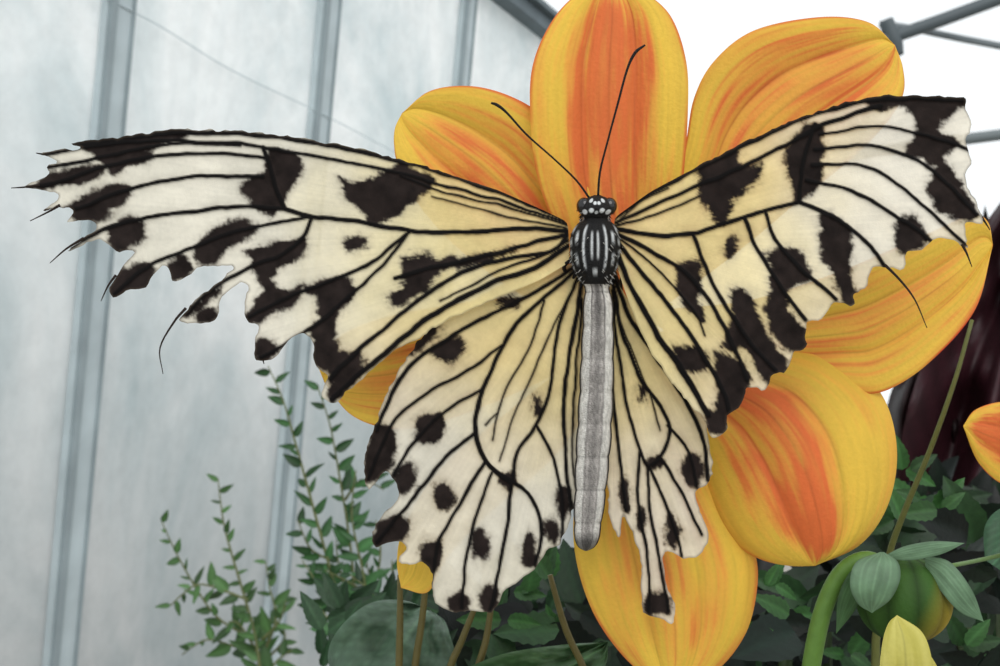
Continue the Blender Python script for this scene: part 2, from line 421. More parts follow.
# ---------------------------------------------------------------- butterfly body
ys = [195, 198, 203, 209, 215, 219, 224, 232, 244, 258, 270, 280, 288, 300, 330, 370, 410, 450, 490, 520, 538, 547, 551]
rs = [3, 10, 15, 17, 15, 13, 18, 23, 25, 24.5, 21.5, 16.5, 12.5, 14, 15.5, 16.5, 17, 17, 15.5, 14, 12, 8, 1]
xs = [597, 597, 597, 597, 596, 596, 595.5, 595, 595, 595, 595, 595.5, 597, 598, 598, 597, 595.5, 593, 590.5, 588, 587, 586.5, 586]
ds = [-8, -8, -8, -8, -6, -5, -4, -3, -2, -1, 0, 1, 2, 3, 5, 7, 9, 11, 12, 13, 13, 13, 13]
prof = catmull(np.c_[ys, rs, xs, ds], 18)
NV = 128
J = np.arange(NV); A = 2 * math.pi * J / NV; Sx = np.cos(A); Fr = -np.sin(A)
vs = []; cs = []
def band(q, a, b2, w=.035): return sstep(a - w, a + w, q) * (1 - sstep(b2 - w, b2 + w, q))
for (y, r, cx, cd) in prof:
    r = max(r, .5); seg = ((y - 292) % 33) / 33
    rr = np.full(NV, r)
    if y > 292: rr = rr * (1 + .09 * math.sin(seg * math.pi) ** .6 - .04)
    if 222 < y < 280: rr = rr * (1 + .025 * np.cos(Sx * 14))
    rr = rr * (1 + .03 * (fbm(Sx * 6 + 2, np.full(NV, y * .2)) - .5))
    v = PA(cx + rr * Sx, np.full(NV, y), cd - rr * .95 * Fr); vs.append(v)
    n1 = fbm(Sx * 4 + 3, np.full(NV, y * .08) + Fr); n2 = fbm(Sx * 12 + 9, np.full(NV, y * .35) + Fr * 3, 4)
    white = lin((214, 217, 218))[None] * (.65 + .5 * n1)[:, None]; black = np.tile(lin((14, 13, 14)), (NV, 1))
    if y < 217:
        m = np.zeros(NV)
        for (sx, sy, r0) in ((-.13, 203, 1.9), (.13, 203, 1.9), (-.45, 200.5, 2.2), (.45, 200.5, 2.2), (-.32, 210.5, 2.5), (.32, 210.5, 2.5), (-.72, 212, 2.6), (.72, 212, 2.6), (0, 212.5, 1.7)):
            m = np.maximum(m, 1 - sstep(r0 * .7, r0 * 1.2, np.hypot((Sx - sx) * 16, y - sy)))
        m = m * (Fr > 0)
        c = mix(black, white, m)
    elif y < 284:
        q = np.abs(Sx)
        yb = lambda a, b2: float(sstep(a - 3, a + 3, y) * (1 - sstep(b2 - 4, b2 + 4, y)))
        cv = .04 * math.sin((y - 222) / 50 * math.pi)
        m = band(q, .08, .15 + cv * .6) * yb(232, 258)
        m = np.maximum(m, band(q, .37 + cv, .46 + cv) * yb(226, 268))
        m = np.maximum(m, band(q, .70, .79) * np.maximum(yb(232, 243), yb(254, 264)))
        m = np.maximum(m, band(q, -.1, .11) * yb(269, 274))
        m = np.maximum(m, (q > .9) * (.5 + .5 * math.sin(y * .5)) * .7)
        c = mix(black, white, m * (.6 + .5 * n2))
    else:
        q = np.abs(Sx + .06 * (n1 - .5)); top = min(1, max(0, (350 - y) / 55)); seg2 = .5 + .5 * math.sin(seg * 2 * math.pi + 1)
        c = lin((158, 153, 148))[None] * (.35 + 1.2 * n2)[:, None] * (.85 + .25 * seg2)
        c = mix(c, lin((46, 42, 42))[None], (1 - sstep(.06, .34, q)) * (.45 + .5 * top) * (.6 + .5 * n1))
        c = mix(c, lin((214, 211, 204))[None] * (.55 + .75 * n2)[:, None], band(q, .46, .88, .08) * (.55 + .45 * n1))
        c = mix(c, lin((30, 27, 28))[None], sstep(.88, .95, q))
        c = mix(c, lin((50, 46, 46))[None], band(q, .38, .46, .05) * (.35 + .5 * top))
        dk = max(0, 1 - min(seg, 1 - seg) / .06)
        c = c * (1 - .35 * dk * (.4 + n1))[:, None]
        if y > 530: c = c * max(.3, 1 - (y - 530) / 16)
    cs.append(c)
vs = np.concatenate(vs); cs = np.concatenate(cs)
fcs = gridfaces(len(prof), NV, True) + [tuple(range(NV)), tuple((len(prof) - 1) * NV + j for j in range(NV))[::-1]]
mesh_obj('head_thorax_abdomen', vs, fcs, cs, MB, bf)

def ellipsoid(buf, c, r, col, n=18, colf=None, ridge=0.0, nr=8):
    v = []; cc = []
    for i in range(n + 1):
        th = math.pi * i / n
        for j in range(n * 2):
            ph = math.pi * j / n
            q = (math.sin(th) * math.cos(ph), math.sin(th) * math.sin(ph), math.cos(th))
            k = 1 + ridge * (abs(math.cos(ph * nr / 2)) - .5) * math.sin(th)
            v.append((c[0] + r[0] * q[0] * k, c[1] + r[1] * q[1] * k, c[2] + r[2] * q[2]))
            cc.append(colf(q) if colf else col)
    buf.add(v, gridfaces(n + 1, n * 2, True), cc)

b = Buf()
for x in (584, 609.5):
    ellipsoid(b, P(x, 206, -9), (7.5 * S, 8.5 * S, 8.5 * S), lin((16, 14, 16)))
b.make('compound_eyes', ME, bf)
b = Buf(); K = lin((14, 12, 12))
def rpx(l): return [q * S for q in l]
tube(b, [P(590, 199, -10), P(576, 180, -14), P(553, 158, -22), P(527, 135, -28), P(507, 113, -32), P(497, 105, -33), P(491, 103, -33)], rpx([1.1, 1.0, .9, 1.0, 1.2, 1.6, 1.0]), K)
tube(b, [P(598, 198, -10), P(600, 172, -14), P(608, 140, -22), P(618, 103, -28), P(627, 70, -32), P(635, 53, -33), P(645, 45, -33)], rpx([1.2, 1.1, 1.0, 1.1, 1.2, 1.6, 1.0]), K)
b.make('antennae', MB, bf)
b = Buf()
for sgn in (-1, 1):
    tube(b, [P(595 + sgn * 10, 230, 8), P(595 + sgn * 14, 222, 20), P(595 + sgn * 12, 212, 60)], rpx([2.2, 1.6, 1.1]), K)
    tube(b, [P(595 + sgn * 18, 256, 6), P(595 + sgn * 31, 266, 8), P(595 + sgn * 26, 280, 28), P(595 + sgn * 28, 300, 60)], rpx([2.4, 2.2, 1.6, 1.1]), K)
    tube(b, [P(595 + sgn * 16, 268, 8), P(595 + sgn * 24, 286, 24), P(595 + sgn * 20, 320, 60)], rpx([2.2, 1.6, 1.1]), K)
b.make('legs', MB, bf)
b = Buf()
for i in range(420):
    y = random.uniform(200, 286); sd = random.choice((-1, 1))
    r = np.interp(y, ys, rs); cx = 595.5
    a = random.uniform(-.3, 1.3)
    x = cx + sd * r * math.cos(a); d = -2 - r * .95 * math.sin(a)
    l = random.uniform(3, 6)
    c = lin((190, 188, 182)) if random.random() < .25 else K
    tube(b, [P(x, y, d), P(x + sd * l * .5, y + l * .6, d - 1)], rpx([.4, .12]), c, 4)
b.make('thorax_hair', MB, bf)

# ---------------------------------------------------------------- lofted blades (petals, leaves)
def loft(name, L, R, dep, cup, colf, mat, parent=None, nu=110, nv=81, groove=0.0, gfreq=1.5, buf=None, wav=0.0, seed=0.0):
    u = np.linspace(0, 1, nu); t = 1 - (1 - u) ** 1.7
    Lc = resample(catmull(L, 12), t); Rc = resample(catmull(R, 12), t)
    s = np.linspace(-1, 1, nv)
    T, Sg = np.meshgrid(t, s, indexing='ij')
    w = (Sg + 1) / 2
    X = Lc[:, 0:1] * (1 - w) + Rc[:, 0:1] * w; Y = Lc[:, 1:2] * (1 - w) + Rc[:, 1:2] * w
    dc = catmull([(a, b) for a, b in zip(np.linspace(0, 1, len(dep)), dep)], 10)
    dd = np.interp(T, dc[:, 0], dc[:, 1])
    wid = np.hypot(Lc[:, 0] - Rc[:, 0], Lc[:, 1] - Rc[:, 1])[:, None] / 150
    D = dd + cup * Sg ** 2 * np.minimum(wid, 1.2) + groove * (1 - np.abs(np.cos(math.pi * gfreq * Sg)) ** .6) * np.minimum(wid, 1)
    D = D + wav * (fbm(T * 4 + seed, Sg * 2 + seed) - .5)
    v = PA(X.ravel(), Y.ravel(), D.ravel())
    c = colf(T.ravel(), Sg.ravel())
    if buf is not None:
        buf.add(v, gridfaces(nu, nv), c); return None
    return mesh_obj(name, v, gridfaces(nu, nv), c, mat, parent)

YL = lin((226, 186, 72)); OR = lin((224, 136, 66)); RD = lin((204, 88, 50))
def petal_col(seed, red=1.0, rim=0.8, off=0.0):
    def f(t, s):
        s2 = s + off + .25 * (fbm(t * 3 + seed, s * 0 + 1.0, 2) - .5)
        n = fbm(s * 5 + seed, t * 1.8 + seed * 3, 3)
        n2 = fbm(s * 22 + seed * 5 + 1.5 * (fbm(t * 5, s * 3) - .5), t * 4.0, 3)
        n3 = fbm(s * 14 + seed, t * 16 + seed, 3)
        big = fbm(s * 1.8 + seed * 2, t * 3.5 + 4, 3)
        cen = np.exp(-(np.abs(s2) / .60) ** 2.3) * (1 - sstep(.74, 1.0, t + .12 * s * s)) * (.5 + .5 * sstep(0, .5, t))
        a = np.clip(cen * 1.0 * red + 1.1 * (n - .5) + 1.3 * (big - .5) + .8 * (n2 - .5) + .35 * (n3 - .5), 0, 1)
        c = mix(YL[None], OR[None], a)
        r2 = sstep(.4, 1.2, a + .9 * (n2 - .5) + .7 * (big - .5)) * red
        c = mix(c, RD[None], np.clip(r2 * .7, 0, .7))
        c = c * (.80 + .22 * n2 + .14 * n3)[:, None]
        rm = np.maximum(sstep(.945, .99, np.abs(s)), sstep(.985, 1.0, t)) * np.clip(fbm(t * 9 + seed, s, 2) * 1.6 - .1, 0, 1) * rim
        rm = np.maximum(rm, .3 * sstep(.78, 1, np.abs(s)) * sstep(.4, .7, fbm(t * 6 + seed, s * 3, 2)) * rim)
        c = mix(c, lin((200, 62, 42))[None], np.clip(rm, 0, 1))
        for fl in (-.34, 0.0, .34):
            c = c * (1 - .22 * np.exp(-((s - fl - .01 * np.sin(t * 9)) / .014) ** 2) * (1 - sstep(.8, 1, t)))[:, None]
        for fl in np.linspace(-.9, .9, 15):
            c = c * (1 - .07 * np.exp(-((s - fl - .015 * np.sin(t * 7 + fl * 9)) / .010) ** 2))[:, None]
        return c
    return f

fl = empty('dahlia_flower', P(625, 330, 70))
loft('petal_top', [(600, 330), (565, 250), (538, 180), (530, 110), (534, 60), (556, 15), (586, -12), (612, -18)],
     [(645, 330), (672, 250), (683, 180), (688, 110), (686, 60), (670, 15), (640, -10), (612, -18)], [80, 66, 60, 78], -18, petal_col(1.3, .95), MP, fl, groove=8)
loft('petal_upper_left', [(600, 330), (530, 300), (460, 250), (415, 200), (398, 165), (394, 145), (395, 128), (402, 113)],
     [(618, 290), (600, 215), (575, 160), (545, 118), (510, 96), (470, 86), (430, 91), (402, 113)], [84, 78, 74, 80], -18, petal_col(4.1, 1.0), MP, fl, groove=8)
loft('petal_upper_right', [(640, 300), (662, 220), (684, 150), (694, 98), (715, 60), (755, 30), (820, 17), (868, 22), (895, 45)],
     [(660, 310), (740, 250), (800, 200), (850, 160), (885, 125), (903, 95), (903, 68), (895, 45)], [84, 76, 72, 82], -18, petal_col(7.7, 1.0), MP, fl, groove=8)
loft('petal_right', [(660, 310), (750, 300), (830, 275), (890, 250), (940, 228), (972, 214), (988, 222), (993, 245)],
     [(665, 345), (740, 370), (800, 385), (850, 392), (885, 391), (930, 362), (975, 310), (993, 245)], [88, 90, 86, 90], -16, petal_col(11.2, .75, 1), MP, fl, groove=8)
loft('petal_lower_right', [(650, 335), (710, 335), (780, 345), (840, 357), (882, 395), (897, 450), (888, 505), (860, 545), (815, 566)],
     [(640, 365), (665, 410), (692, 455), (704, 490), (718, 520), (738, 546), (762, 560), (790, 566), (815, 566)], [84, 60, 40, 66], 34, petal_col(14.9, 1.05, .6), MP, fl, groove=7)
loft('petal_bottom', [(600, 365), (585, 440), (575, 500), (574, 545), (584, 590), (603, 630), (635, 668), (672, 690)],
     [(648, 365), (690, 440), (735, 510), (755, 553), (757, 590), (745, 635), (715, 672), (672, 690)], [86, 74, 66, 84], 20, petal_col(18.4, .7, .7), MP, fl, groove=8)
loft('petal_left', [(600, 315), (520, 298), (430, 308), (370, 322), (335, 340), (319, 362), (324, 382)],
     [(600, 350), (540, 382), (470, 412), (420, 427), (385, 428), (350, 414), (324, 382)], [88, 84, 84, 96], -14, petal_col(22.6, .8, 1), MP, fl, groove=5)
loft('petal_lower_left', [(598, 340), (510, 410), (440, 470), (405, 525), (397, 560), (401, 588)],
     [(612, 368), (560, 450), (482, 520), (446, 560), (428, 592), (401, 588)], [90, 86, 84, 88], -12, petal_col(25.1, .3, .3), MP, fl, groove=4)
b = Buf()
for i in range(120):
    a = i * 2.39996; r = 3.6 * math.sqrt(i)
    x = 625 + r * math.cos(a); y = 335 + r * math.sin(a)
    tube(b, [P(x, y, 78), P(x * 1.0 + .1 * (x - 625), y, 60 + r * .35), ], rpx([2.2, 2.8]), lin((214, 150, 40)) if i > 40 else lin((170, 80, 30)), 6)
b.make('disc_florets', MP, fl)
b = Buf()
def greencol(t, s): return mix(lin((70, 104, 44))[None], lin((112, 140, 70))[None], fbm(s * 4, t * 5)) * (1 - .3 * np.exp(-(s / .05) ** 2))[:, None]
for i in range(8):
    a = i * math.pi / 4 + .2; ca, sa = math.cos(a), math.sin(a)
    pt = lambda r, w: (625 + ca * r - sa * w, 335 + sa * r + ca * w)
    loft('', [pt(2, -4), pt(20, -12), pt(40, -9), pt(58, 0)], [pt(2, 4), pt(20, 12), pt(40, 9), pt(58, 0)], [112, 100, 96], 4, greencol, None, nu=16, nv=7, buf=b)
ellipsoid(b, P(625, 335, 104), (22 * S, 22 * S, 22 * S), lin((90, 124, 56)))
tube_g(b, [P(625, 335, 110), P(636, 400, 190), P(646, 520, 240), P(650, 700, 260)], rpx([9, 9, 10, 11]), lin((84, 110, 50)), 10)
b.make('calyx_and_stem', MS, fl)

# second flower at the right edge
f2 = empty('dahlia_flower', P(1050, 440, 200))
loft('petal_left', [(1060, 430), (1030, 405), (1000, 402), (975, 410), (963, 426)], [(1060, 470), (1030, 488), (1002, 484), (978, 462), (963, 426)], [230, 190, 195], 14, petal_col(31.5, 1.3, 1), MP, f2, nu=60, nv=41, groove=5)
loft('petal_top', [(1040, 450), (1015, 420), (1005, 380), (1020, 345), (1050, 330)], [(1070, 450), (1095, 420), (1098, 380), (1080, 345), (1050, 330)], [240, 215, 215], 14, petal_col(35.5, 1.2, 1), MP, f2, nu=60, nv=41, groove=5)
loft('petal_right', [(1050, 430), (1090, 400), (1135, 405), (1160, 440)], [(1050, 470), (1090, 495), (1140, 480), (1160, 440)], [235, 205, 220], 14, petal_col(38.5, 1.2, 1), MP, f2, nu=60, nv=41, groove=5)
loft('petal_bottom', [(1035, 450), (1010, 490), (1025, 540), (1055, 560)], [(1075, 450), (1100, 490), (1090, 540), (1055, 560)], [235, 215, 225], 14, petal_col(41.5, 1.2, 1), MP, f2, nu=60, nv=41, groove=5)
b = Buf(); ellipsoid(b, P(1055, 450, 245), (24 * S,) * 3, lin((90, 124, 56)))
tube_g(b, [P(1055, 450, 250), P(1062, 560, 330), P(1060, 700, 380)], rpx([8, 9, 11]), lin((80, 106, 50)), 8)
b.make('calyx_and_stem', MS, f2)

# ---------------------------------------------------------------- dahlia bud (lower right)
bud = empty('dahlia_bud', P(903, 598, 60))
b = Buf()
def budcol(q):
    x, y, z = q
    a = math.atan2(y, x); st = abs(math.cos(a * 5))
    c = lin((58, 92, 38)) * (.5 + .5 * st)
    k = min(1, max(0, (x * .75 - z * .35 - .05) * 1.3))
    return c * (1 - k) + lin((170, 144, 46)) * k * (.6 + .4 * st)
ellipsoid(b, P(904, 599, 62), (49 * S, 46 * S, 46 * S), None, 40, budcol, .05, 10)
b.make('bud_core', MP, bud)
def sepcol(seed, base=(98, 126, 92)):
    def f(t, s):
        c = lin(base)[None] * (.65 + .6 * fbm(s * 3 + seed, t * 4, 3))[:, None]
        for q in (-.6, -.3, 0, .3, .6): c = c * (1 + .3 * np.exp(-((s - q) / .04) ** 2))[:, None]
        return c * (1 - .35 * sstep(.85, 1, np.abs(s)))[:, None]
    return f
SE = [([(880, 552), (856, 562), (850, 585), (858, 604), (872, 613)], [(884, 552), (898, 562), (900, 580), (890, 600), (872, 613)], [24, 4, 12]),
      ([(884, 556), (905, 546), (935, 541), (965, 543)], [(890, 560), (915, 560), (942, 554), (965, 543)], [26, 20, 24]),
      ([(925, 556), (950, 562), (972, 590), (984, 622)], [(925, 566), (940, 590), (960, 612), (984, 622)], [40, 20, 30]),
      ([(868, 560), (850, 572), (838, 598), (836, 634)], [(874, 566), (866, 590), (854, 612), (836, 634)], [40, 44, 52])]
for i, (L, R, dp) in enumerate(SE):
    loft('sepal_%d' % (i + 1), L, R, dp, 8, sepcol(i * 3.1, (92, 120, 92) if i != 3 else (62, 92, 56)), ML, bud, nu=40, nv=25, groove=2)
b = Buf()
tube_g(b, [P(888, 566, 56), P(868, 558, 62), P(848, 566, 66), P(832, 588, 68), P(818, 630, 70), P(808, 700, 78)], rpx([7, 7.5, 8.5, 9.5, 10, 10]), [lin((84, 116, 50)), lin((92, 128, 50))], 12)
b.make('bud_stem', MS, bud)

yb = empty('yellow_dahlia_bud', P(905, 650, -40))
def ycol(t, s):
    c = mix(lin((204, 196, 114))[None], lin((170, 162, 68))[None], fbm(s * 5 + 3, t * 2))
    return c * (1 - .25 * np.exp(-(s / .04) ** 2))[:, None]
loft('petal_front', [(890, 720), (880, 680), (882, 645), (888, 624), (897, 615)], [(918, 720), (932, 690), (932, 660), (922, 632), (897, 615)], [-44, -60, -44], 14, ycol, MP, yb, nu=40, nv=25, groove=4)
loft('petal_back', [(885, 720), (878, 690), (886, 655), (905, 640)], [(935, 720), (945, 690), (930, 655), (905, 640)], [-30, -36, -30], -8, ycol, MP, yb, nu=40, nv=25, groove=4)
b = Buf(); tube_g(b, [P(905, 718, -38), P(906, 800, -40)], rpx([9, 9]), lin((96, 134, 52)), 8)
b.make('bud_stem', MS, yb)

# ---------------------------------------------------------------- foliage
def leaf(buf, base, dr, nrm, ln, wd, col, droop=.25, serr=0.0, nu=14, nv=7, shape=.4):
    dr = np.array(dr, float); dr /= np.linalg.norm(dr); nrm = np.array(nrm, float)
    sd = np.cross(dr, nrm); sd /= np.linalg.norm(sd) + 1e-9; nr = np.cross(sd, dr)
    t = np.linspace(0, 1, nu); s = np.linspace(-1, 1, nv)
    T, Sg = np.meshgrid(t, s, indexing='ij')
    w = np.sin(math.pi * T ** (shape * 1.6)) ** .85 * wd / 2
    w = w * (1 + serr * ((np.arange(nu) % 2)[:, None] - .5))
    base = np.array([*base])
    v = base + dr * (T * ln)[..., None] + sd * (w * Sg)[..., None] + nr * ((np.abs(Sg) * w * .3) - droop * ln * T ** 2)[..., None]
    seed = random.random() * 50
    k = (.75 + .5 * fbm(T * 3 + seed, Sg * 2 + seed, 2)) + .45 * np.exp(-(Sg / .12) ** 2) + .12 * np.cos((T - np.abs(Sg) * .15) * 45)
    c = np.asarray(col)[None] * k.ravel()[:, None]
    buf.add(v.reshape(-1, 3), gridfaces(nu, nv), c)

fo = empty('dahlia_foliage', P(700, 650, .15 * M))
topx = [350, 400, 450, 520, 560, 700, 780, 860, 890, 950, 1010]
topy = [632, 612, 596, 576, 560, 555, 560, 550, 470, 480, 500]
b = Buf()
greens = [(14, 26, 18), (20, 38, 24), (30, 54, 30), (10, 18, 14), (42, 72, 40), (16, 32, 24)]
for i in range(1050):
    dm = random.choice((random.uniform(.07, .16), random.uniform(.15, .34), random.uniform(.24, .34)))
    d = dm * M; x = random.uniform(380, 1070); ty = np.interp(x, topx, topy)
    y = ty + 20 + abs(random.gauss(0, 65)) + (dm < .16) * 22
    if y > 800: continue
    k = (F + d) / F * S
    ln = random.uniform(40, 90) * k * (1.0 if dm < .2 else .8)
    a = random.uniform(0, 2 * math.pi)
    dr = (math.cos(a), random.uniform(-.9, .5), math.sin(a) * .8 + .1)
    nr = (random.uniform(-1, 1), -1, random.uniform(-.4, 1.1))
    c = lin(random.choice(greens)) * (random.uniform(.5, 1.1) if dm < .2 else .45)  # rear leaves get a darker colour, painting the shade in the gaps
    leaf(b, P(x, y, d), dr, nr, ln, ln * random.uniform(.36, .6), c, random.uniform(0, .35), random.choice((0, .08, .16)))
for (x, y) in ((905, 470), (915, 500), (900, 520), (940, 510), (770, 585), (790, 615), (740, 630), (845, 655), (960, 645), (985, 655), (520, 592), (545, 578), (500, 620), (560, 640)):
    for q in range(3):
        d = random.uniform(.06, .1) * M; k = (F + d) / F * S; a = random.uniform(-.6, 3.6); ln = random.uniform(26, 46) * k
        leaf(b, P(x + random.uniform(-8, 8), y, d), (math.cos(a), -.2, math.sin(a)), (random.uniform(-.6, .6), -1, .4), ln, ln * .48, lin((52, 92, 46)) * random.uniform(.4, 1.1), .2, .15)
for i in range(110):
    d = random.uniform(.1, .3) * M; k = (F + d) / F * S; x = random.uniform(318, 560); y = random.uniform(600, 680) - (x > 470) * 20
    a = random.uniform(.2, 2.9); ln = random.uniform(24, 46) * k
    leaf(b, P(x, y, d), (math.cos(a), random.uniform(-.4, .3), math.sin(a)), (random.uniform(-.5, .5), -1, random.uniform(.1, .8)), ln, ln * .4, lin((34, 60, 36)) * random.uniform(.5, 1.4), .15, .1)
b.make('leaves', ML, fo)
b = Buf()
for i in range(36):
    dm = random.uniform(.1, .33); d = dm * M; x = random.uniform(390, 1040)
    p = P(x, np.interp(x, topx, topy) + 50, d)
    g = Vector((p.x + random.uniform(-.03, .03), p.y + random.uniform(-.01, .03), 0))
    tube(b, [g, g.lerp(p, .5) + Vector((random.uniform(-.02, .02), 0, 0)), p], [.004, .003, .0015], lin((52, 68, 34)), 6)
for pts in ([(400, 575), (400, 620), (399, 680)], [(428, 560), (422, 620), (414, 680)], [(478, 600), (462, 640), (448, 680)], [(492, 600), (486, 640), (474, 690)], [(550, 575), (566, 630), (590, 690)]):
    tube_g(b, [P(x, y, .045 * M) for x, y in pts], rpx([3.5, 4.5, 5.0]), lin((92, 84, 44)), 8)
b.make('stems', MS, fo)
def leafcol(base, seed):
    def f(t, s):
        c = lin(base)[None] * (.6 + .6 * fbm(s * 3 + seed, t * 5, 3))[:, None]
        c = c * (1 + .6 * np.exp(-(s / .035) ** 2))[:, None]
        v = np.sin((t * 9 - np.abs(s) * 1.6) * 2 * math.pi) ** 16
        return c * (1 + .35 * v)[:, None]
    return f
loft('leaf_large_left', [(345, 700), (328, 660), (338, 630), (368, 604), (402, 600), (430, 610)], [(420, 740), (455, 700), (456, 660), (450, 635), (444, 620), (430, 610)], [380, 420, 520], 40, leafcol((76, 100, 80), 2), ML, fo, nu=50, nv=31, groove=14, wav=90)
loft('leaf_large_middle', [(440, 720), (450, 680), (500, 655), (560, 645), (608, 642)], [(500, 740), (550, 720), (590, 690), (606, 664), (608, 642)], [300, 340, 400], 30, leafcol((62, 92, 56), 5), ML, fo, nu=50, nv=31, groove=12, wav=70)
loft('leaf_right', [(985, 560), (984, 530), (995, 512), (1020, 500)], [(1000, 570), (1030, 560), (1040, 530), (1020, 500)], [500, 520, 560], 20, leafcol((52, 86, 60), 9), ML, fo, nu=40, nv=21, groove=8)
b = Buf()
tube_g(b, [P(972, 320, 330), P(955, 380, 320), P(930, 450, 320), P(905, 510, 330), P(888, 560, 350), P(876, 640, 380)], rpx([2.5, 3, 3.5, 4, 4.5, 5.5]), lin((88, 92, 44)), 8)
tube(b, [P(1010, 553, 280), P(980, 560, 260), P(950, 566, 200)], rpx([3, 2.6, 2.6]), lin((86, 112, 62)), 8)
b.make('flower_stalks', MS, fo)

# maroon canna leaves at right
ca = empty('maroon_canna_plant', P(960, 500, .5 * M))
def marcol(base, seed):
    def f(t, s):
        c = lin(base)[None] * (.2 + 1.4 * fbm(s * 3 + seed, t * 4, 4))[:, None]
        c = c * (1 + .9 * np.exp(-(s / .03) ** 2))[:, None]
        return c * (1 + .3 * np.sin((t * 14 - np.abs(s) * 4) * 2 * math.pi))[:, None]
    return f
CN = [([(935, 700), (905, 560), (900, 450), (930, 340), (975, 240), (1040, 150)], [(965, 700), (1010, 580), (1060, 460), (1090, 330), (1080, 230), (1040, 150)], (42, 16, 22)),
      ([(900, 700), (878, 600), (880, 500), (884, 420), (905, 360), (950, 290)], [(940, 700), (960, 600), (985, 500), (990, 400), (980, 340), (950, 290)], (34, 16, 18)),
      ([(960, 720), (945, 620), (965, 500), (1000, 400), (1060, 330)], [(1010, 720), (1070, 640), (1110, 520), (1110, 400), (1060, 330)], (46, 18, 24)),
      ([(900, 720), (850, 640), (850, 560), (880, 480), (930, 440)], [(950, 720), (990, 650), (990, 560), (970, 480), (930, 440)], (28, 22, 20)),
      ([(985, 700), (960, 560), (950, 420), (960, 320), (985, 205)], [(1010, 700), (1020, 560), (1030, 420), (1015, 320), (985, 205)], (26, 18, 18))]
for i, (L, R, c) in enumerate(CN):
    d0 = (.44 + .05 * i) * M
    loft('canna_leaf_%d' % (i + 1), L, R, [d0, d0 - 150, d0 + 150], 150 * (1 if i % 2 else -1), marcol(c, i * 4.0), ML, ca, nu=70, nv=35, groove=60, wav=900, seed=i * 3.3)
b = Buf()
for i in range(5):
    p = P(925 + 22 * i, 690, (.44 + .05 * i) * M)
    tube(b, [Vector((p.x, p.y, 0)), p + Vector((.01, 0, -.4)), p], [.014, .011, .006], lin((60, 30, 30)), 8)
b.make('canna_stems', MS, ca)

# ---------------------------------------------------------------- thin shrub sprigs at left
def sprig(name, stems, d, lcol, ll=24, gap=(9, 14), parent=None, dz=250):
    root = P(stems[0][0][0], stems[0][0][1], d)
    e = parent or empty(name, (root.x, root.y, 0)); b = Buf(); lb = Buf()
    k = (F + d) / F * S
    for si, st in enumerate(stems):
        pl = catmull(st, 8)
        pw = [P(x, y, d + dz * math.sin(si * 2 + i * .1)) for i, (x, y) in enumerate(pl[::4])]
        rad = list(np.linspace(1.6 if si else 2.2, .6, len(pw)) * k)
        c = lin((92, 98, 60))
        if si == 0: tube_g(b, pw[::-1], rad[::-1], c, 6, 1.8)
        else: tube(b, pw, rad, c, 6, 3)
        seg = np.r_[0, np.cumsum(np.linalg.norm(np.diff(pl, axis=0), axis=1))]
        q = 10; side = 1
        while q < seg[-1]:
            x = np.interp(q, seg, pl[:, 0]); y = np.interp(q, seg, pl[:, 1])
            x2 = np.interp(min(q + 3, seg[-1]), seg, pl[:, 0]); y2 = np.interp(min(q + 3, seg[-1]), seg, pl[:, 1])
            x1 = np.interp(q - 3, seg, pl[:, 0]); y1 = np.interp(q - 3, seg, pl[:, 1])
            th = math.atan2(-(y2 - y1), x2 - x1) + side * random.uniform(.5, 1.3)
            fr = q / seg[-1]
            L = ll * (1.15 - .6 * fr) * random.uniform(.6, 1.3) * k
            dd = d + dz * math.sin(si * 2 + .1 * np.interp(q, seg, np.arange(len(pl))) / 4)
            leaf(lb, P(x, y, dd), (math.cos(th), random.uniform(-.6, .6), math.sin(th)), (random.uniform(-.7, .7), -1, random.uniform(-.3, 1)), L, L * random.uniform(.28, .5),
                 lin(lcol) * random.uniform(.5, 1.5), random.uniform(-.15, .4), 0, 9, 5)
            side = -side if random.random() < .8 else side; q += random.uniform(*gap)
    b.make('sprig_branches', MS, e); lb.make('sprig_leaves', ML, e)
sprig('wild_shrub', [[(262, 700), (256, 640), (238, 575), (224, 525), (218, 478)], [(256, 640), (215, 615), (180, 560), (162, 522)], [(248, 600), (222, 590), (196, 585), (170, 606)],
      [(260, 660), (276, 620), (270, 590), (266, 562)], [(258, 655), (230, 645), (205, 640), (182, 655)], [(262, 640), (280, 620), (286, 600)], [(262, 680), (278, 660), (292, 650)],
      [(262, 650), (272, 615), (282, 605)], [(262, 660), (240, 625), (228, 622)], [(260, 670), (256, 640), (250, 612)], [(262, 664), (284, 640), (282, 626)]], .9 * M, (60, 90, 50), 24, (7, 12))
sprig('wild_shrub', [[(356, 700), (340, 610), (318, 525), (296, 445), (283, 400), (268, 366)], [(360, 680), (352, 560), (340, 480), (330, 425), (318, 388)], [(366, 680), (366, 590), (352, 520), (356, 470)],
      [(340, 610), (322, 590), (302, 560)], [(330, 560), (310, 548), (298, 520)], [(370, 650), (390, 600), (392, 560)], [(348, 640), (330, 620), (316, 604)],
      [(345, 500), (362, 480), (384, 490)], [(362, 590), (345, 580), (325, 570)], [(362, 640), (380, 560), (376, 520)], [(360, 640), (340, 570), (336, 540)], [(360, 650), (372, 600), (366, 560)]], .62 * M, (44, 78, 42), 28, (8, 13))
sprig('', [[(420, 700), (405, 640), (380, 600), (350, 575)], [(410, 660), (430, 610), (470, 590)], [(415, 680), (380, 640), (340, 640)], [(420, 690), (460, 640), (520, 600)], [(420, 690), (470, 650), (540, 620)]],
      .25 * M, (36, 62, 38), 32, (9, 14), parent=fo, dz=80)

